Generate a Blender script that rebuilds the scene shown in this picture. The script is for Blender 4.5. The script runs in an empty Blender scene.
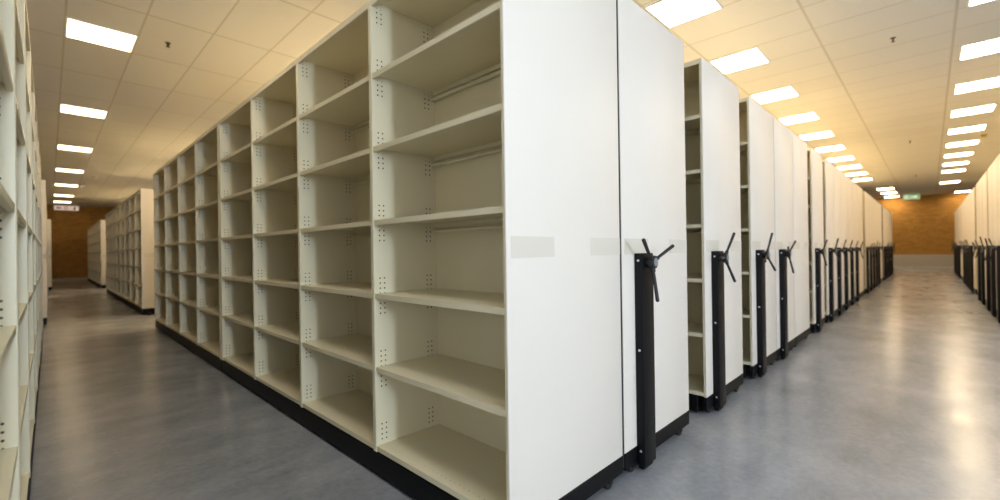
import bpy, bmesh, math, random
from mathutils import Vector, Matrix
random.seed(7)
scene = bpy.context.scene
COL = scene.collection
R = math.radians

# ------------------------------------------------------------------ helpers
class MB:
    """collects shapes into one mesh"""
    def __init__(self):
        self.bm = bmesh.new()
    def box(self, x0, x1, y0, y1, z0, z1, bev=0.0, seg=1):
        t = bmesh.new()
        bmesh.ops.create_cube(t, size=1.0)
        for v in t.verts:
            v.co = Vector(((x0+x1)/2 + v.co.x*(x1-x0), (y0+y1)/2 + v.co.y*(y1-y0), (z0+z1)/2 + v.co.z*(z1-z0)))
        if bev > 0:
            bmesh.ops.bevel(t, geom=list(t.edges), offset=bev, segments=seg, affect='EDGES', profile=0.5)
        self._merge(t)
        return self
    def _merge(self, t):
        me = bpy.data.meshes.new('tmp')
        t.to_mesh(me); t.free()
        self.bm.from_mesh(me)
        bpy.data.meshes.remove(me)
    def rod(self, a, b, r0, r1=None, seg=12, bev=0.0):
        a = Vector(a); b = Vector(b); r1 = r0 if r1 is None else r1
        t = bmesh.new()
        d = b-a
        bmesh.ops.create_cone(t, cap_ends=True, segments=seg, radius1=r0, radius2=r1, depth=d.length)
        if bev > 0:
            caps = [e for e in t.edges if len([f for f in e.link_faces if len(f.verts) > 4]) == 1]
            bmesh.ops.bevel(t, geom=caps, offset=bev, segments=2, affect='EDGES', profile=0.5)
        q = Vector((0, 0, 1)).rotation_difference(d.normalized()).to_matrix().to_4x4()
        bmesh.ops.transform(t, matrix=Matrix.Translation((a+b)/2) @ q, verts=t.verts)
        self._merge(t)
        return self
    def ball(self, c, r, seg=12):
        t = bmesh.new()
        bmesh.ops.create_uvsphere(t, u_segments=seg, v_segments=seg//2+2, radius=r)
        bmesh.ops.translate(t, vec=Vector(c), verts=t.verts)
        self._merge(t)
        return self
    def poly(self, pts, thick):
        """pts: planar loop of 3D points, extruded by the vector thick"""
        t = bmesh.new()
        f = t.faces.new([t.verts.new(p) for p in pts])
        g = bmesh.ops.extrude_face_region(t, geom=[f])
        bmesh.ops.translate(t, vec=Vector(thick), verts=[v for v in g['geom'] if isinstance(v, bmesh.types.BMVert)])
        bmesh.ops.recalc_face_normals(t, faces=t.faces)
        self._merge(t)
        return self
    def mesh(self, name, mat, smooth=False):
        me = bpy.data.meshes.new(name)
        self.bm.to_mesh(me); self.bm.free()
        me.materials.append(mat)
        if smooth:
            for p in me.polygons: p.use_smooth = True
            try: me.set_sharp_from_angle(angle=R(35))
            except Exception: pass
        return me
    def build(self, name, mat, parent=None, loc=(0, 0, 0), smooth=False):
        return link(name, self.mesh(name, mat, smooth), parent, loc)

def link(name, me, parent=None, loc=(0, 0, 0)):
    o = bpy.data.objects.new(name, me)
    COL.objects.link(o)
    o.location = loc
    if parent: o.parent = parent
    return o

def tag(o, label, cat, group=None, kind=None):
    o['label'] = label; o['category'] = cat
    if group: o['group'] = group
    if kind: o['kind'] = kind
    return o

def empty(name, loc=(0, 0, 0), rz=0.0):
    o = bpy.data.objects.new(name, None)
    COL.objects.link(o)
    o.location = loc; o.rotation_euler = (0, 0, rz)
    o.empty_display_size = 0.1
    return o

def struct(o, label=None):
    o['kind'] = 'structure'
    if label: o['label'] = label
    return o

def kids(o):
    return list(o.children)

def copy_tree(o, parent=None):
    c = o.copy(); COL.objects.link(c)
    if parent: c.parent = parent
    for ch in kids(o): copy_tree(ch, c)
    return c

# ------------------------------------------------------------------ materials
def new_mat(name):
    m = bpy.data.materials.new(name); m.use_nodes = True
    nt = m.node_tree
    return m, nt, nt.nodes['Principled BSDF'], nt.nodes['Material Output']

class NT:
    def __init__(self, nt): self.nt = nt
    def n(self, typ, **kw):
        x = self.nt.nodes.new(typ)
        for k, v in kw.items(): setattr(x, k, v)
        return x
    def l(self, a, b): self.nt.links.new(a, b)
    def m(self, op, a, b=None, c=None):
        x = self.n('ShaderNodeMath', operation=op)
        for i, v in enumerate((a, b, c)):
            if v is None: continue
            if isinstance(v, (int, float)): x.inputs[i].default_value = v
            else: self.l(v, x.inputs[i])
        return x.outputs[0]
    def mix(self, f, a, b):
        x = self.n('ShaderNodeMix', data_type='RGBA')
        if isinstance(f, (int, float)): x.inputs[0].default_value = f
        else: self.l(f, x.inputs[0])
        for i, v in ((6, a), (7, b)):
            if isinstance(v, tuple): x.inputs[i].default_value = (*v, 1) if len(v) == 3 else v
            else: self.l(v, x.inputs[i])
        return x.outputs[2]
    def noise(self, vec, scale, detail=4, rough=0.55, dist=0.0):
        x = self.n('ShaderNodeTexNoise')
        x.inputs['Scale'].default_value = scale; x.inputs['Detail'].default_value = detail
        x.inputs['Roughness'].default_value = rough; x.inputs['Distortion'].default_value = dist
        if vec is not None: self.l(vec, x.inputs['Vector'])
        return x.outputs['Fac']
    def ramp(self, fac, stops):
        x = self.n('ShaderNodeValToRGB')
        e = x.color_ramp.elements
        while len(e) < len(stops): e.new(0.5)
        for el, (p, c) in zip(e, stops):
            el.position = p; el.color = (*c, 1) if len(c) == 3 else c
        self.l(fac, x.inputs[0])
        return x.outputs[0]
    def mapping(self, vec, scale, loc=(0, 0, 0), rot=(0, 0, 0)):
        x = self.n('ShaderNodeMapping')
        x.inputs['Scale'].default_value = scale; x.inputs['Location'].default_value = loc; x.inputs['Rotation'].default_value = rot
        self.l(vec, x.inputs['Vector'])
        return x.outputs[0]
    def obj(self): return self.n('ShaderNodeTexCoord').outputs['Object']
    def xyz(self, v):
        x = self.n('ShaderNodeSeparateXYZ'); self.l(v, x.inputs[0]); return x.outputs

CREAM = (0.81, 0.735, 0.525)
def flat(name, col, rough=0.5, metal=0.0, spec=0.5, var=0.0):
    m, nt, b, out = new_mat(name)
    T = NT(nt)
    if var:
        n = T.noise(T.obj(), 6.0, 3)
        c = T.mix(n, tuple(max(0, x*(1-var)) for x in col), tuple(min(1, x*(1+var)) for x in col))
        T.l(c, b.inputs['Base Color'])
    else:
        b.inputs['Base Color'].default_value = (*col, 1)
    b.inputs['Roughness'].default_value = rough; b.inputs['Metallic'].default_value = metal
    b.inputs['Specular IOR Level'].default_value = spec
    return m

M = {}
M['cream'] = flat('cream_painted_steel', CREAM, 0.38, var=0.015)
M['panel'] = flat('cream_end_panel_paint', (0.825, 0.765, 0.685), 0.45, var=0.012)
M['strip'] = flat('tan_paper_strip', (0.715, 0.665, 0.57), 0.5)
M['black'] = flat('black_powder_coat', (0.003, 0.003, 0.004), 0.5, spec=0.2, var=0.2)
M['post'] = flat('charcoal_crank_post_paint', (0.0035, 0.0035, 0.005), 0.48, spec=0.22, var=0.1)
M['rubber'] = flat('black_rubber', (0.012, 0.012, 0.013), 0.5)
M['capgrey'] = flat('grey_hub_cap', (0.23, 0.25, 0.27), 0.35)
M['bolt'] = flat('zinc_bolt', (0.75, 0.75, 0.74), 0.3, metal=0.6)
M['white'] = flat('white_plastic', (0.8, 0.8, 0.78), 0.4)
M['brown'] = flat('bronze_sprinkler', (0.10, 0.06, 0.02), 0.4, metal=0.5)
M['yellow'] = flat('yellow_plastic', (0.55, 0.42, 0.03), 0.45)
M['red'] = flat('red_sign_ink', (0.62, 0.03, 0.03), 0.5)
M['darkink'] = flat('dark_sign_ink', (0.12, 0.05, 0.03), 0.5)
M['signface'] = None
M['steel'] = flat('sign_hanger_steel', (0.4, 0.4, 0.4), 0.4, metal=0.8)

# upright with rows of punched holes near the front, middle and rear edges
W = 0.80
def upright_mat():
    m, nt, b, out = new_mat('punched_cream_upright')
    T = NT(nt)
    X, Y, Z = T.xyz(T.obj())
    N = T.n('ShaderNodeTexCoord').outputs['Normal']
    nx, ny, nz = T.xyz(N)
    def cells(v, start, pitch, count):
        u = T.m('DIVIDE', T.m('SUBTRACT', v, start), pitch)
        ok = T.m('MULTIPLY', T.m('GREATER_THAN', u, 0.0), T.m('LESS_THAN', u, float(count)))
        d = T.m('MULTIPLY', T.m('SUBTRACT', T.m('FRACT', u), 0.5), pitch)
        return d, ok
    zz = T.m('MODULO', T.m('ADD', Z, 0.37 - 0.187 + 0.115), 0.37)   # shelf top sits at 0.115 in each period
    dz, okz = cells(zz, 0.0, 0.0255, 8)
    notshelf = T.m('GREATER_THAN', T.m('ABSOLUTE', T.m('SUBTRACT', zz, 0.10)), 0.012)
    total = None
    for start in (0.022, W/2-0.085, W/2+0.035, W-0.072):
        dx, okx = cells(X, start, 0.025, 2)
        rr = T.m('SQRT', T.m('ADD', T.m('MULTIPLY', dx, dx), T.m('MULTIPLY', dz, dz)))
        h = T.m('MULTIPLY', T.m('LESS_THAN', rr, 0.0042), okx)
        total = h if total is None else T.m('MAXIMUM', total, h)
    side = T.m('GREATER_THAN', T.m('ABSOLUTE', ny), 0.6)
    mask = T.m('MULTIPLY', T.m('MULTIPLY', total, side), T.m('MULTIPLY', okz, notshelf))
    T.l(T.mix(mask, CREAM, (0.05, 0.045, 0.035)), b.inputs['Base Color'])
    b.inputs['Roughness'].default_value = 0.38
    return m
M['upright'] = upright_mat()

SD = W/2 - 0.012        # shelf depth
def shelf_mat(name, rows):
    """cream sheet with two rows of small punched holes (really see-through)"""
    m, nt, b, out = new_mat(name)
    T = NT(nt)
    X, Y, Z = T.xyz(T.obj())
    nx, ny, nz = T.xyz(T.n('ShaderNodeTexCoord').outputs['Normal'])
    dy = T.m('MULTIPLY', T.m('SUBTRACT', T.m('FRACT', T.m('DIVIDE', Y, 0.03)), 0.5), 0.03)
    tot = None
    for x0 in rows:
        dx = T.m('SUBTRACT', X, x0)
        rr = T.m('SQRT', T.m('ADD', T.m('MULTIPLY', dx, dx), T.m('MULTIPLY', dy, dy)))
        h = T.m('LESS_THAN', rr, 0.0042)
        tot = h if tot is None else T.m('MAXIMUM', tot, h)
    mask = T.m('MULTIPLY', tot, T.m('GREATER_THAN', T.m('ABSOLUTE', nz), 0.6))
    b.inputs['Base Color'].default_value = (*CREAM, 1)
    b.inputs['Roughness'].default_value = 0.38
    tr = T.n('ShaderNodeBsdfTransparent'); mx = T.n('ShaderNodeMixShader')
    T.l(mask, mx.inputs[0]); T.l(b.outputs[0], mx.inputs[1]); T.l(tr.outputs[0], mx.inputs[2])
    T.l(mx.outputs[0], out.inputs['Surface'])
    return m
M['shelf'] = shelf_mat('punched_cream_shelf', (0.042, SD-0.05))
M['top'] = shelf_mat('punched_cream_top', (0.046, W/2-0.055, W/2+0.055, W-0.046))

def floor_mat():
    m, nt, b, out = new_mat('polished_concrete')
    T = NT(nt); O = T.obj()
    cloud = T.noise(O, 0.8, 4, 0.55)
    mid = T.noise(T.mapping(O, (1.0, 1.5, 1.0), rot=(0, 0, R(25))), 2.2, 7, 0.62)
    fine = T.noise(O, 30.0, 4, 0.65)
    smear = T.noise(T.mapping(O, (1.0, 2.4, 1.0), rot=(0, 0, R(-38))), 2.0, 8, 0.68)
    v = T.m('ADD', T.m('ADD', T.m('MULTIPLY', cloud, 0.35), T.m('MULTIPLY', mid, 0.30)), T.m('ADD', T.m('MULTIPLY', fine, 0.20), T.m('MULTIPLY', smear, 0.25)))
    c = T.ramp(v, [(0.33, (0.130, 0.138, 0.160)), (0.77, (0.450, 0.458, 0.482))])
    T.l(c, b.inputs['Base Color'])
    r = T.n('ShaderNodeMapRange'); r.inputs['To Min'].default_value = 0.19; r.inputs['To Max'].default_value = 0.262
    r.inputs['From Min'].default_value = 0.35; r.inputs['From Max'].default_value = 0.65
    T.l(smear, r.inputs[0]); T.l(r.outputs[0], b.inputs['Roughness'])
    b.inputs['Specular IOR Level'].default_value = 0.33
    bp = T.n('ShaderNodeBump'); bp.inputs['Strength'].default_value = 0.05; bp.inputs['Distance'].default_value = 0.01
    T.l(T.noise(O, 1.8, 3, 0.5), bp.inputs['Height']); T.l(bp.outputs[0], b.inputs['Normal'])
    return m
M['floor'] = floor_mat()

def ceiling_mat():
    m, nt, b, out = new_mat('suspended_ceiling_tiles')
    T = NT(nt); O = T.obj()
    X, Y, Z = T.xyz(O)
    right = T.m('GREATER_THAN', X, 1.2)        # the tile grid restarts over the mobile block
    def grid(v, oL, pL, oR, pR):
        a = T.m('DIVIDE', T.m('SUBTRACT', v, oL), pL); c = T.m('DIVIDE', T.m('SUBTRACT', v, oR), pR)
        u = T.m('ADD', T.m('MULTIPLY', a, T.m('SUBTRACT', 1.0, right)), T.m('MULTIPLY', c, right))
        return u
    ux = grid(X, -0.405, 0.59, 4.985, 0.62); uy = grid(Y, 1.0, 1.22, 1.003, 1.157)
    def line(u, w):
        d = T.m('ABSOLUTE', T.m('SUBTRACT', T.m('FRACT', T.m('ADD', u, 0.5)), 0.5))
        return T.m('LESS_THAN', d, w)
    lx = line(ux, 0.016); ly = line(uy, 0.011)
    mask = T.m('MAXIMUM', lx, ly)
    wn = T.n('ShaderNodeTexWhiteNoise'); wn.noise_dimensions = '2D'
    cmb = T.n('ShaderNodeCombineXYZ'); T.l(T.m('FLOOR', ux), cmb.inputs[0]); T.l(T.m('FLOOR', uy), cmb.inputs[1])
    T.l(cmb.outputs[0], wn.inputs['Vector'])
    tile = T.mix(wn.outputs['Value'], (0.80, 0.77, 0.72), (0.83, 0.80, 0.75))
    sp = T.noise(O, 90.0, 2)
    tile = T.mix(T.m('MULTIPLY', sp, 0.25), tile, (0.62, 0.58, 0.52))
    T.l(T.mix(mask, tile, (0.63, 0.59, 0.51)), b.inputs['Base Color'])
    b.inputs['Roughness'].default_value = 0.85
    b.inputs['Specular IOR Level'].default_value = 0.2
    bp = T.n('ShaderNodeBump'); bp.inputs['Strength'].default_value = 0.5; bp.inputs['Distance'].default_value = 0.006
    T.l(T.m('SUBTRACT', 1.0, mask), bp.inputs['Height']); T.l(bp.outputs[0], b.inputs['Normal'])
    return m
M['ceiling'] = ceiling_mat()

def brick_mat(name, axis):
    m, nt, b, out = new_mat(name)
    T = NT(nt); O = T.obj()
    X, Y, Z = T.xyz(O)
    c = T.n('ShaderNodeCombineXYZ')
    T.l(X if axis == 'x' else Y, c.inputs[0]); T.l(Z, c.inputs[1])
    br = T.n('ShaderNodeTexBrick'); T.l(c.outputs[0], br.inputs['Vector'])
    br.inputs['Color1'].default_value = (0.42, 0.205, 0.030, 1); br.inputs['Color2'].default_value = (0.54, 0.275, 0.046, 1)
    br.inputs['Mortar'].default_value = (0.25, 0.135, 0.05, 1)
    br.inputs['Scale'].default_value = 1.0; br.inputs['Mortar Size'].default_value = 0.008
    br.inputs['Brick Width'].default_value = 0.23; br.inputs['Row Height'].default_value = 0.085
    br.inputs['Mortar Smooth'].default_value = 0.2
    n = T.noise(O, 5.0, 4)
    mul = T.n('ShaderNodeMix', data_type='RGBA', blend_type='MULTIPLY'); mul.inputs[0].default_value = 0.5
    T.l(br.outputs['Color'], mul.inputs[6]); T.l(T.ramp(n, [(0.3, (0.75, 0.75, 0.75)), (0.7, (1.15, 1.15, 1.15))]), mul.inputs[7])
    T.l(mul.outputs[2], b.inputs['Base Color'])
    b.inputs['Roughness'].default_value = 0.75
    bp = T.n('ShaderNodeBump'); bp.inputs['Strength'].default_value = 0.4; bp.inputs['Distance'].default_value = 0.008
    T.l(T.m('SUBTRACT', 1.0, br.outputs['Fac']), bp.inputs['Height']); T.l(bp.outputs[0], b.inputs['Normal'])
    return m
M['brick_x'] = brick_mat('orange_brown_brick_left_end', 'x')
M['brick_y'] = brick_mat('orange_brown_brick_right_end', 'y')
M['plaster'] = flat('painted_plaster', (0.66, 0.65, 0.62), 0.7, var=0.03)
M['render'] = flat('grey_plinth_render', (0.52, 0.475, 0.41), 0.6, var=0.06)

def emit(name, col, strength):
    m, nt, b, out = new_mat(name)
    b.inputs['Base Color'].default_value = (0.9, 0.9, 0.9, 1)
    b.inputs['Emission Color'].default_value = (*col, 1); b.inputs['Emission Strength'].default_value = strength
    return m
M['lamp_warm'] = emit('warm_light_diffuser', (1.0, 0.78, 0.50), 9.0)
M['lamp_aisle'] = emit('dim_warm_light_diffuser', (1.0, 0.75, 0.45), 3.2)
M['added_cool_lamp_aisle'] = emit('added_cool_diffuser_aisle', (0.84, 0.93, 1.0), 10.0)
M['added_block_lamp'] = emit('added_warm_diffuser_over_block', (1.0, 0.84, 0.64), 22.0)
M['lamp_near'] = emit('neutral_light_diffuser_near', (1.0, 0.88, 0.70), 8.0)
M['added_cool_lamp_far'] = emit('added_cool_diffuser_far', (0.80, 0.91, 1.0), 10.0)
M['lamp_cross'] = emit('warm_light_diffuser_over_cross_aisle', (1.0, 0.76, 0.46), 40.0)
M['lamp_row'] = emit('warm_light_diffuser_row', (1.0, 0.78, 0.50), 12.0)
M['lamp_neutral'] = emit('neutral_light_diffuser', (1.0, 0.88, 0.72), 12.0)
M['added_cool_lamp'] = emit('added_cool_diffuser', (0.88, 0.95, 1.0), 6.0)
M['signface'] = emit('backlit_pale_sign_face', (1.0, 0.78, 0.62), 0.16)
M['exit_green'] = emit('green_exit_sign_face', (0.02, 0.30, 0.08), 0.22)
M['exit_white'] = emit('white_exit_pictogram', (0.75, 1.0, 0.8), 0.35)

# ------------------------------------------------------------------ room
CEIL = 3.62
XL, XR, YN, YF = -6.0, 29.5, -10.5, 28.75
floor = struct(MB().box(XL-.1, XR+.1, YN-.1, YF+.1, -0.1, 0).build('floor', M['floor']), 'grey polished concrete floor')
ceiling = struct(MB().box(XL-.1, XR+.1, YN-.1, YF+.1, CEIL, CEIL+0.1).build('ceiling', M['ceiling']), 'cream suspended tile ceiling')
struct(MB().box(XL, XR, YF, YF+.2, 0, CEIL).build('wall_far', M['brick_x']), 'brown brick wall at the end of the left aisle')
struct(MB().box(XR, XR+.2, YN, YF, 0, CEIL).build('wall_right', M['brick_y']), 'orange brick wall at the end of the wide corridor')
wl = MB()
WLF = [(-9.9, -7.1), (-6.8, -4.0), (-3.7, -0.9)]                  # unseen glazed bays, added left of the viewpoint for cool light
wl.box(XL-.2, XL, YN, YF, 0, 0.45); wl.box(XL-.2, XL, YN, YF, 3.25, CEIL)
ys_ = [YN] + [v for w_ in WLF for v in w_] + [YF]
for a, b in zip(ys_[0::2], ys_[1::2]): wl.box(XL-.2, XL, a, b, 0.45, 3.25)
struct(wl.build('wall_left', M['plaster']))
for k, (a, b) in enumerate(WLF):
    fr = MB()
    fr.box(XL-.14, XL-.06, a, b, 0.45, 0.51, 0.004); fr.box(XL-.14, XL-.06, a, b, 3.19, 3.25, 0.004)
    for c in (a, (a+b)/2-0.03, b-0.06): fr.box(XL-.14, XL-.06, c, c+0.06, 0.51, 3.19, 0.004)
    struct(fr.build('added_window_%d' % (k+5), M['white']), 'added white framed glazing left of the viewpoint')
wn = MB()
WIN = [(-5.4 + 3.3*k, -5.4 + 3.3*k + 2.9) for k in range(4)]      # glazing added out of view behind the viewpoint to let cool light in
wn.box(XL, XR, YN-.2, YN, 0, 0.45); wn.box(XL, XR, YN-.2, YN, 3.25, CEIL)
xs = [XL] + [v for w_ in WIN for v in w_] + [XR]
for a, b in zip(xs[0::2], xs[1::2]): wn.box(a, b, YN-.2, YN, 0.45, 3.25)
struct(wn.build('wall_near', M['plaster']))
for k, (a, b) in enumerate(WIN):
    fr = MB()
    fr.box(a, b, YN-.14, YN-.06, 0.45, 0.51, 0.004); fr.box(a, b, YN-.14, YN-.06, 3.19, 3.25, 0.004)
    for c in (a, (a+b)/2-0.03, b-0.06): fr.box(c, c+0.06, YN-.14, YN-.06, 0.51, 3.19, 0.004)
    wo = struct(fr.build('added_window_%d' % (k+1), M['white']), 'added white framed glazing behind the viewpoint')

struct(MB().box(XR-.03, XR, YN, YF-.03, 0.05, 0.655, 0.004).build('trim_1', M['render']), 'grey rendered plinth under the orange brick wall')
struct(MB().box(XR-.05, XR, YN, YF-.03, 0, 0.05, 0.003).build('baseboard_right', M['plaster']), 'pale baseboard under the grey plinth')
struct(MB().box(XL, XR-.03, YF-.03, YF, 0, 0.10, 0.003).build('baseboard_far', M['render']), 'grey baseboard under the brown brick wall')

# ------------------------------------------------------------------ shelving carriages
B, G, T_, S = 0.935, 0.09, 2.41, 0.129
L = 8*B + G
LEV = [0.16] + [0.187 + 0.37*i for i in range(1, 6)]
UT = 0.030            # upright thickness
EP = 0.004            # the end panel is fixed on the first upright
U0 = 0.013            # thickness of the first upright
def up_y(i):          # centre of the i-th upright (0..9), double upright in the middle
    ys = [EP + U0 - UT/2] + [B*i_ for i_ in (1, 2, 3)] + [4*B + UT/2 - 0.002, 4*B + G - UT/2 + 0.002] + [G + B*i_ for i_ in (5, 6, 7)] + [L - UT/2]
    return ys[i]
BAYS = [(0, 1), (1, 2), (2, 3), (3, 4), (5, 6), (6, 7), (7, 8), (8, 9)]

def shelf_shape(mb, bl, ox=0.0, oy=0.0, oz=0.0, flip=False):
    """shelf sheet with front and rear lips and a rear rail; origin at the front left top corner"""
    def bx(x0, x1, y0, y1, z0, z1, bev=0):
        if flip: x0, x1 = -x1, -x0
        mb.box(ox+x0, ox+x1, oy+y0, oy+y1, oz+z0, oz+z1, bev)
    bx(0.0, SD, 0, bl, -0.003, 0)
    bx(0.0, 0.016, 0, bl, -0.026, -0.0005, 0.002)
    bx(SD-0.012, SD, 0, bl, -0.024, -0.0005)
    xr = SD-0.016
    xr = -xr if flip else xr
    mb.rod((ox+xr, oy, oz-0.047), (ox+xr, oy+bl, oz-0.047), 0.010, seg=8)
    return mb

def top_shape(mb, y0, y1):
    mb.box(0.001, W-0.001, y0, y1, T_-0.004, T_)
    for xa, xb in ((0.001, 0.016), (W-0.016, W-0.001)):
        mb.box(xa, xb, y0, y1, T_-0.034, T_-0.0005, 0.002)
    return mb

def base_shape(mb, y0, y1):
    mb.box(0.004, W-0.004, y0, y1, 0.016, S-0.001, 0.004)
    return mb

# shared meshes
bl_std = B - UT
me_upright0 = MB().box(0.0, W, UT/2-U0, UT/2, S, T_, 0.002).mesh('upright', M['upright'])
me_upright = MB().box(0.0, W, -UT/2, UT/2, S, T_, 0.003).mesh('upright', M['upright'])
shelf_meshes = {}
def shelf_mesh(bl, flip):
    k = (round(bl, 3), flip)
    if k not in shelf_meshes:
        shelf_meshes[k] = shelf_shape(MB(), bl, flip=flip).mesh('shelf', M['shelf'])
    return shelf_meshes[k]
SECT = [(EP, 4*B+0.036), (4*B+G-0.036, L)]
me_top = [top_shape(MB(), a, b).mesh('top_panel', M['top']) for a, b in SECT]
me_back = [MB().box(W/2-0.006, W/2+0.006, a, b, S, T_-0.006).mesh('back_panel', M['cream']) for a, b in SECT]
me_base = [base_shape(MB(), a+0.055 if a < 0.1 else a+0.001, b-0.001).mesh('base_skirt', M['black']) for a, b in SECT]
me_end = MB().box(-0.002, W+0.002, -0.002, EP, S, T_+0.004, 0.003, 2).mesh('end_panel', M['panel'], True)
me_end_base = MB().box(0.0, W, -0.004, 0.016, 0.046, S-0.001, 0.003).mesh('end_skirt', M['black'])
me_strip = [MB().box(a, b, -0.0032, -0.0015, 1.107, 1.187).mesh('label_strip', M['strip']) for a, b in ((0.022, 0.278), (0.545, 0.80))]
def wheel_mesh():
    mb = MB()
    mb.rod((0, -0.016, 0.034), (0, 0.016, 0.034), 0.034, seg=24, bev=0.004)
    mb.rod((0, -0.024, 0.034), (0, 0.024, 0.034), 0.010, seg=10)
    mb.box(-0.02, 0.02, 0.016, 0.022, 0.02, 0.12, 0.003)
    return mb.mesh('wheel', M['rubber'], True)
me_wheel = wheel_mesh()
# crank post: folded steel channel with side flanges
PX0, PX1, PD = 0.120, 0.245, 0.045
def post_mesh():
    mb = MB()
    mb.box(PX0, PX1, -0.002-PD, -0.002, 0.035, 1.112, 0.005, 2)
    mb.box(PX0+0.012, PX1-0.012, -0.002-PD+0.012, -0.004, 0.012, 0.045, 0.004)
    return mb.mesh('crank_post', M['post'], True)
me_post = post_mesh()
me_bolt = MB().rod((-0.003, 0, 0), (0.003, 0, 0), 0.0065, seg=10, bev=0.0015).mesh('bolt', M['bolt'], True)
def hub_mesh():
    mb = MB()
    mb.rod((0, 0.0, 0), (0, -0.022, 0), 0.024, seg=20)
    mb.rod((0, -0.014, 0), (0, -0.046, 0), 0.034, seg=24, bev=0.006)
    return mb.mesh('crank_handle', M['rubber'], True)
me_hub = hub_mesh()
me_cap = MB().rod((0, -0.043, 0), (0, -0.050, 0), 0.021, seg=20, bev=0.003).mesh('hub_cap', M['capgrey'], True)
def spoke_mesh():
    mb = MB()
    mb.rod((0, -0.030, 0.02), (0, -0.060, 0.190), 0.0075, 0.0095, seg=10)
    mb.ball((0, -0.060, 0.190), 0.0098, 10)
    mb.rod((0, -0.030, 0.026), (0, -0.036, 0.050), 0.013, 0.011, seg=10)
    return mb.mesh('spoke', M['rubber'], True)
me_spoke = spoke_mesh()

def add_end(root, crank):
    link('end_panel', me_end, root)
    link('base_skirt', me_end_base, root)
    for s in me_strip: link('label_strip', s, root)
    for wx in (0.10, W-0.10):
        link('wheel', me_wheel, root, (wx, 0.028, 0.0))
    if crank:
        p = link('crank_post', me_post, root)
        for z in (1.075, 0.62, 0.11):
            link('bolt', me_bolt, p, (PX0-0.001, -0.025, z))
        h = link('crank_handle', me_hub, root, (PX0+0.052, -0.002-PD, 1.066))
        c = link('hub_cap', me_cap, h); c['label'] = 'grey hub cap'
        for k in range(3):
            s = link('spoke', me_spoke, h)
            s.rotation_euler = (0, R(120*k), 0)

def make_unit(faces, crank):
    root = empty('shelving_unit')
    for i in range(10): link('upright', me_upright if i else me_upright0, root, (0, up_y(i), 0))
    for m_ in me_top: link('top_panel', m_, root)
    for m_ in me_back: link('back_panel', m_, root)
    for m_ in me_base: link('base_skirt', m_, root)
    for a, b in BAYS:
        y0 = up_y(a)+UT/2; bl = up_y(b)-UT/2 - y0
        for z in LEV:
            if 'l' in faces: link('shelf', shelf_mesh(bl, False), root, (0.004, y0, z))
            if 'r' in faces: link('shelf', shelf_mesh(bl, True), root, (W-0.004, y0, z))
    add_end(root, crank)
    return root

def rack_mesh():
    mb = MB()
    for i in range(10): mb.box(0.0, W, up_y(i)+(UT/2-U0 if i == 0 else -UT/2), up_y(i)+UT/2, S, T_, 0.0)
    for a, b in SECT:
        top_shape(mb, a, b); mb.box(W/2-0.006, W/2+0.006, a, b, S, T_-0.006)
    for a, b in BAYS:
        y0 = up_y(a)+UT/2; bl = up_y(b)-UT/2 - y0
        for z in LEV:
            shelf_shape(mb, bl, 0.004, y0, z); shelf_shape(mb, bl, W-0.004, y0, z, True)
    return mb.mesh('shelf_rack', M['cream'])
me_rack = rack_mesh()
def make_plain(crank):
    """a carriage pushed against its neighbours: its bays cannot be seen into"""
    root = empty('shelving_unit')
    link('shelf_rack', me_rack, root)
    for m_ in me_base: link('base_skirt', m_, root)
    add_end(root, crank)
    return root

protos = {}
def unit(kind, loc, rz=0.0, crank_angle=None):
    """kind: (faces or 'plain', crank)"""
    if kind not in protos:
        o = make_plain(kind[1]) if kind[0] == 'plain' else make_unit(kind[0], kind[1])
        protos[kind] = o
    else:
        o = copy_tree(protos[kind])
    o.location = loc; o.rotation_euler = (0, 0, rz)
    if kind[1] and crank_angle is not None:
        for ch in kids(o):
            if ch.name.startswith('crank_handle'): ch.rotation_euler = (0, R(90-crank_angle), 0)
    return o

ORD = ['first', 'second', 'third', 'fourth', 'fifth', 'sixth', 'seventh', 'eighth', 'ninth', 'tenth', 'eleventh', 'twelfth',
       'thirteenth', 'fourteenth', 'fifteenth', 'sixteenth', 'seventeenth', 'eighteenth', 'nineteenth', 'twentieth',
       'twenty-first', 'twenty-second', 'twenty-third', 'twenty-fourth', 'twenty-fifth', 'twenty-sixth']

# left side of the wide corridor: (x, faces, crank, crank angle)
row = [(0.010, 'lr', False, None), (0.833, 'plain', True, 145), (1.936, 'lr', True, 60), (3.015, 'lr', True, 75),
       (3.837, 'plain', True, 40), (4.659, 'plain', False, None), (5.76, 'l', True, 50), (6.82, 'l', True, 70)]
x = 7.645
for k in range(4): row.append((x, 'plain', True, 62 - 4*k)); x += 0.822
row.append((x, 'plain', False, None))
x = 12.2
for k in range(5): row.append((x, 'l' if k == 0 else 'plain', True, random.uniform(0, 120))); x += 0.822
row.append((x+0.06, 'plain', False, None))
x = 17.6
for k in range(6): row.append((x, 'plain', True, random.uniform(0, 120))); x += 0.822
special = {
 0: 'large empty cream shelving unit in front with open bays and blank white end panel',
 1: 'cream shelving unit with black crank post pushed against the large empty one in front',
 2: 'cream shelving unit with crank post behind the first narrow gap, third from the front',
 3: 'cream shelving unit with crank post behind the second narrow gap, fourth from the front',
 4: 'cream shelving unit with crank post, fifth end panel from the front on left of corridor',
 5: 'cream shelving unit without crank, sixth end panel from the front on left of corridor',
}
for i, (x, f, cr, a) in enumerate(row):
    o = unit((f, cr), (x, 0, 0), 0, a)
    if i == 1: MB().box(-0.017, -0.0025, 0.0, 0.06, 0.06, T_, 0.003).build('gap_shade_strip', M['rubber'], o)  # dark strip standing in for the shade inside this narrow gap
    lab = special.get(i) or 'cream shelving unit %s, %s from front on corridor left' % ('with crank post' if cr else 'without crank', ORD[i])
    tag(o, lab, 'shelving unit', 'shelving units along the left of the wide corridor')

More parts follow.
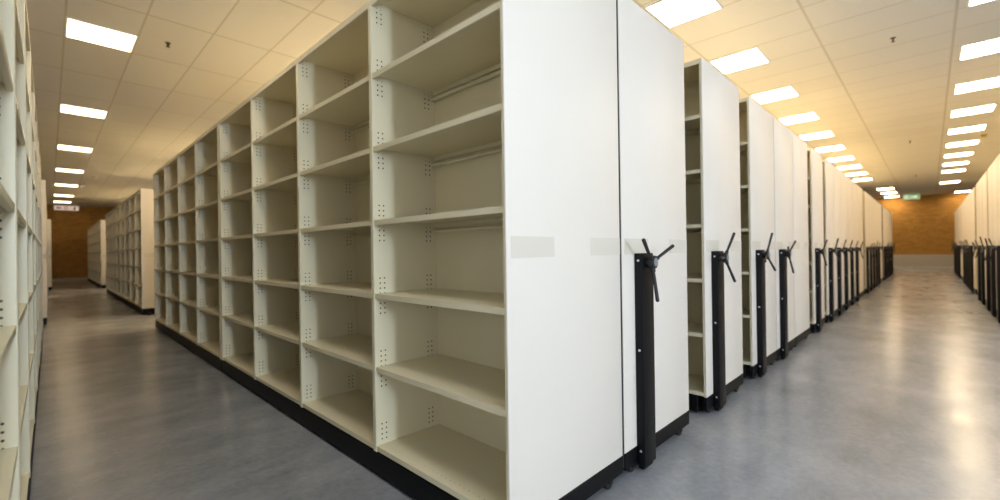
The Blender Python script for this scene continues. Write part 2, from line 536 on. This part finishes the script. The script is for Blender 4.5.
# right side of the wide corridor, turned to face it
YB = -1.80
rrow = [(7.62, 'plain', True), (8.44, 'plain', True), (9.26, 'plain', True), (10.30, 'r', True), (11.13, 'plain', True), (11.97, 'plain', False)]
x = 13.3
for k in range(5): rrow.append((x, 'r' if k == 0 else 'plain', True)); x += 0.822
for k in range(2): rrow.append((x+0.05, 'plain', False)); x += 0.822
x = 19.3
for k in range(6): rrow.append((x, 'r' if k == 0 else 'plain', True)); x += 0.822
for i, (x, f, cr) in enumerate(rrow):
    o = unit((f, cr), (x+W, YB, 0), math.pi, random.uniform(0, 120))
    tag(o, 'cream shelving unit %s, %s from front on corridor right' % ('with crank post' if cr else 'without crank', ORD[i]),
        'shelving unit', 'shelving units along the right of the wide corridor')

# left side of the left aisle and the rows beyond the cross aisles
for x, y, f, lab in [
    (-1.199-W, 0.0, 'r', 'cool white shelving unit cut off by the left edge of the photo'),
    (-1.168-W, 9.42, 'plain', 'cream shelving unit on left of aisle, beyond the first cross aisle'),
    (-1.085-W, 20.26, 'plain', 'distant cream shelving unit on left of aisle, beyond the second cross aisle'),
    (0.09, 9.62, 'l', 'cream shelving unit with open bays behind the large front one, past a cross aisle'),
    (0.09+W+0.02, 9.62, 'plain', 'cream shelving unit hidden behind the second row beside the left aisle'),
    (0.13, 19.7, 'l', 'farthest small shelving unit with open bays, before the brown brick wall'),
    (0.13+W+0.02, 19.7, 'plain', 'cream shelving unit hidden behind the farthest row beside the left aisle')]:
    tag(unit((f, False), (x, y, 0)), lab, 'shelving unit', 'shelving units along the left aisle')

# ------------------------------------------------------------------ ceiling lights
def light_meshes(sx, sy, mat):
    fr = MB()
    e = 0.018
    z0, z1 = -0.010, 0.0
    fr.box(0, sx, 0, e, z0, z1, 0.002); fr.box(0, sx, sy-e, sy, z0, z1, 0.002)
    fr.box(0, e, e, sy-e, z0, z1, 0.002); fr.box(sx-e, sx, e, sy-e, z0, z1, 0.002)
    df = MB().box(e, sx-e, e, sy-e, -0.008, -0.0005)
    return fr.mesh('frame', M['white']), df.mesh('diffuser', M[mat])
lm = {}
def ceiling_light(x, y, mat, lab, group, sx=0.59, sy=0.575):
    k = (mat, sx, sy)
    if k not in lm: lm[k] = light_meshes(sx, sy, mat)
    o = empty('ceiling_light', (x, y, CEIL))
    link('frame', lm[k][0], o); link('diffuser', lm[k][1], o)
    tag(o, lab, 'ceiling light', group)
LY = [5.28 + 3.68*n for n in range(6)] + [26.6]
for i, y in enumerate(LY):
    ceiling_light(-0.995, y, 'lamp_aisle', 'square white ceiling light over the left aisle, %s from the front' % ORD[i], 'ceiling lights over the left aisle')
ceiling_light(-0.995, 1.60, 'lamp_near', 'square white ceiling light directly over the near end of left aisle', 'ceiling lights over the left aisle')
for i, y in enumerate((-2.08, -5.76, -9.44)):  # unseen lamps added to throw cool light on the near surfaces
    ceiling_light(-0.995, y, 'added_cool_lamp_far' if y < -3 else 'added_cool_lamp_aisle', 'added cool white ceiling light behind the viewpoint, %s back from the left aisle' % ORD[i], 'added ceiling lights behind the viewpoint')
AX = [3.17+1.86*m for m in range(10)] + [24.2, 26.3, 28.6]
for i, x in enumerate(AX):
    ceiling_light(x, 0.42 if x < 21 else 0.0, 'lamp_neutral' if i < 2 else 'lamp_row', 'square ceiling light in left row over wide corridor, %s from front' % ORD[i], 'ceiling lights in the left row over the corridor')
BX = [5.01+1.86*m for m in range(9)] + [23.6]
for i, x in enumerate(BX):
    ceiling_light(x, -1.96, 'lamp_neutral' if i < 1 else 'lamp_warm', 'square ceiling light in right row over wide corridor, %s from front' % ORD[i], 'ceiling lights in the right row over the corridor')
ceiling_light(28.6, -2.5, 'lamp_warm', 'last ceiling light at far right close to the orange brick wall', 'ceiling lights in the right row over the corridor')
for i, (x, y) in enumerate(((1.3, -3.6), (3.15, -3.6), (1.3, -6.5), (3.15, -6.5), (5.0, -5.5), (1.3, -9.2), (5.0, -9.2))):  # cool lamps added out of view to brighten the near end panels
    ceiling_light(x, y, 'added_cool_lamp', 'added cool white ceiling light out of view beside the camera, %s of the set' % ORD[i], 'added ceiling lights behind the viewpoint')

n = 0
for x in (1.6, 5.3, 9.0, 12.7):  # extra unseen lamps above the shelving, put in to brighten the ceiling
    for y in (4.2, 8.5):
        ceiling_light(x, y, 'lamp_cross' if y > 8 and x < 2 else 'added_block_lamp', 'extra unseen ceiling light above the left block of shelving units, %s of the set' % ORD[n], 'ceiling lights above the shelving blocks'); n += 1
for y in (11.4, 15.1, 18.8, 22.5):  # more extra lamps, out of sight over the rear rows
    ceiling_light(1.6, y, 'lamp_cross' if 18 < y < 20 else 'added_block_lamp', 'extra unseen ceiling light above the left block of shelving units, %s of the set' % ORD[n], 'ceiling lights above the shelving blocks'); n += 1

# ------------------------------------------------------------------ small ceiling fittings
def sprinkler(x, y, lab):
    mb = MB()
    mb.rod((0, 0, 0), (0, 0, -0.006), 0.038, seg=20)
    mb.rod((0, 0, -0.004), (0, 0, -0.045), 0.012, seg=10)
    mb.rod((0.016, 0, -0.02), (0.010, 0, -0.06), 0.004, seg=6); mb.rod((-0.016, 0, -0.02), (-0.010, 0, -0.06), 0.004, seg=6)
    mb.rod((0, 0, -0.058), (0, 0, -0.064), 0.026, seg=16)
    o = mb.build('ceiling_sprinkler', M['brown'], None, (x, y, CEIL), True)
    o.scale = (0.75, 0.75, 0.75)
    tag(o, lab, 'sprinkler', 'ceiling sprinklers')
sprinkler(-0.141, 5.265, 'small bronze sprinkler on the ceiling above the large front shelving unit')
sprinkler(5.954, -0.793, 'small bronze sprinkler on the ceiling between the corridor light rows, nearest one')
sprinkler(13.235, -0.767, 'small bronze sprinkler on the ceiling midway along the wide corridor')
sprinkler(20.35, -0.75, 'tiny sprinkler on the ceiling toward the far end of wide corridor')
def detector(x, y, mat, lab):
    mb = MB()
    mb.rod((0, 0, 0), (0, 0, -0.02), 0.06, seg=24, bev=0.004)
    mb.rod((0, 0, -0.018), (0, 0, -0.055), 0.05, 0.035, seg=24, bev=0.006)
    o = mb.build('smoke_detector', M[mat], None, (x, y, CEIL), True)
    tag(o, lab, 'smoke detector')
detector(13.70, -1.98, 'yellow', 'round yellow detector on the ceiling beside the right row of corridor lights')
detector(-0.116, 17.56, 'white', 'round white detector on the ceiling far along the left aisle')
eb = MB().box(-0.06, 0.06, -0.10, 0.10, -0.10, 0, 0.008, 2).build('emergency_lamp', M['white'], None, (-0.30, 20.0, CEIL), True)
tag(eb, 'small white box lamp on the ceiling beside a left aisle light', 'emergency lamp')

# red and white sign hanging at the end of the left aisle
sg = empty('hanging_sign', (-0.545, 28.2, CEIL))
tag(sg, 'white hanging sign with red arrow and symbols before the brown brick wall', 'sign')
MB().box(-0.42, 0.42, -0.02, 0.02, -0.275, -0.065, 0.004).build('sign_board', M['signface'], sg)
for sx in (-0.3, 0.3): MB().rod((sx, 0, -0.07), (sx, 0, 0), 0.006, seg=8).build('hanger', M['steel'], sg)
f = -0.0215
zc = -0.17
MB().poly([(-0.36, f, zc), (-0.28, f, zc+0.07), (-0.28, f, zc+0.03), (-0.18, f, zc+0.03), (-0.18, f, zc-0.03), (-0.28, f, zc-0.03), (-0.28, f, zc-0.07)], (0, -0.002, 0)).build('arrow_symbol', M['red'], sg)
ring = [(-0.02+0.07*math.cos(a), f, zc+0.07*math.sin(a)) for a in [2*math.pi*k/24 for k in range(24)]]
MB().poly(ring, (0, -0.002, 0)).build('round_symbol', M['red'], sg)
ring2 = [(-0.02+0.042*math.cos(a), f-0.002, zc+0.042*math.sin(a)) for a in [2*math.pi*k/24 for k in range(24)]]
MB().poly(ring2, (0, -0.001, 0)).build('round_symbol', M['signface'], sg)
mb = MB()
mb.poly([(0.235, f, zc-0.07), (0.315, f, zc-0.07), (0.315, f, zc+0.02), (0.295, f, zc+0.045), (0.255, f, zc+0.045), (0.235, f, zc+0.02)], (0, -0.002, 0))
mb.poly([(0.262, f, zc+0.046), (0.288, f, zc+0.046), (0.288, f, zc+0.07), (0.262, f, zc+0.07)], (0, -0.002, 0))
mb.build('cylinder_symbol', M['darkink'], sg)

# green exit sign hanging at the end of the wide corridor
ex = empty('exit_sign', (27.9, -0.46, CEIL))
tag(ex, 'green exit sign with white pictograms hanging before the orange brick wall', 'sign')
MB().box(-0.03, 0.03, -0.31, 0.31, -0.29, -0.04, 0.005).build('sign_box', M['exit_green'], ex)
for sy in (-0.2, 0.2): MB().rod((0, sy, -0.05), (0, sy, 0), 0.007, seg=8).build('hanger', M['steel'], ex)
fx = -0.0315
def face_poly(pts): return [(fx, -y, z) for y, z in pts]
zc = -0.165
mb = MB()   # running figure beside a door, seen from the corridor (left of the sign is +y)
mb.poly(face_poly([(-0.235, -0.075+zc), (-0.21, -0.075+zc), (-0.175, -0.01+zc), (-0.15, -0.03+zc), (-0.13, -0.075+zc), (-0.105, -0.07+zc), (-0.13, 0.0+zc), (-0.15, 0.05+zc), (-0.20, 0.05+zc), (-0.215, 0.0+zc)]), (-0.002, 0, 0))
mb.poly([(fx, 0.165+0.02*math.cos(a), zc+0.078+0.02*math.sin(a)) for a in [2*math.pi*k/14 for k in range(14)]], (-0.002, 0, 0))
mb.build('running_figure', M['exit_white'], ex)
MB().poly(face_poly([(0.0, zc+0.02), (0.10, zc+0.02), (0.10, zc+0.07), (0.24, zc), (0.10, zc-0.07), (0.10, zc-0.02), (0.0, zc-0.02)]), (-0.002, 0, 0)).build('arrow_symbol', M['exit_white'], ex)

# ------------------------------------------------------------------ world, camera, view
w = bpy.data.worlds.new('World'); scene.world = w; w.use_nodes = True
w.node_tree.nodes['Background'].inputs[0].default_value = (0.90, 0.945, 1.0, 1)
w.node_tree.nodes['Background'].inputs[1].default_value = 0.85

# added cool area light behind the viewpoint, with no doorway built there
dl = bpy.data.lights.new('added_cool_area_light', 'AREA'); dl.shape = 'RECTANGLE'; dl.size = 0.30; dl.size_y = 0.9
dl.energy = 88.0; dl.color = (0.70, 0.84, 1.0)
do = bpy.data.objects.new('added_cool_area_light', dl); COL.objects.link(do)
do.location = (-0.95, -7.5, 1.9); do.rotation_euler = (R(90), 0, 0)

K = 0.872
F = 440.2415
yaw, pitch, roll = R(44.337), R(0.117), R(-0.795)
fw = Vector((math.cos(pitch)*math.cos(yaw), math.cos(pitch)*math.sin(yaw), math.sin(pitch)))
r0 = Vector((math.sin(yaw), -math.cos(yaw), 0)); u0 = r0.cross(fw)
rt = r0*math.cos(roll) + u0*math.sin(roll); up = -r0*math.sin(roll) + u0*math.cos(roll)
cam = bpy.data.cameras.new('camera'); co = bpy.data.objects.new('camera', cam); COL.objects.link(co)
mw = Matrix((( rt.x, up.x, -fw.x, -1.296*K), (rt.y, up.y, -fw.y, -1.242*K), (rt.z, up.z, -fw.z, 1.30*K), (0, 0, 0, 1)))
co.matrix_world = mw
cam.sensor_fit = 'HORIZONTAL'; cam.sensor_width = 36.0; cam.lens = 36.0*F/1000.0
cam.clip_start = 0.02; cam.clip_end = 200
cam.dof.use_dof = True; cam.dof.focus_distance = 2.1; cam.dof.aperture_fstop = 1.3
scene.camera = co

vs = scene.view_settings
scene.display_settings.display_device = 'sRGB'
vs.view_transform = 'Standard'; vs.look = 'None'; vs.gamma = 1.0; vs.use_curve_mapping = False
vs.exposure = 1.35
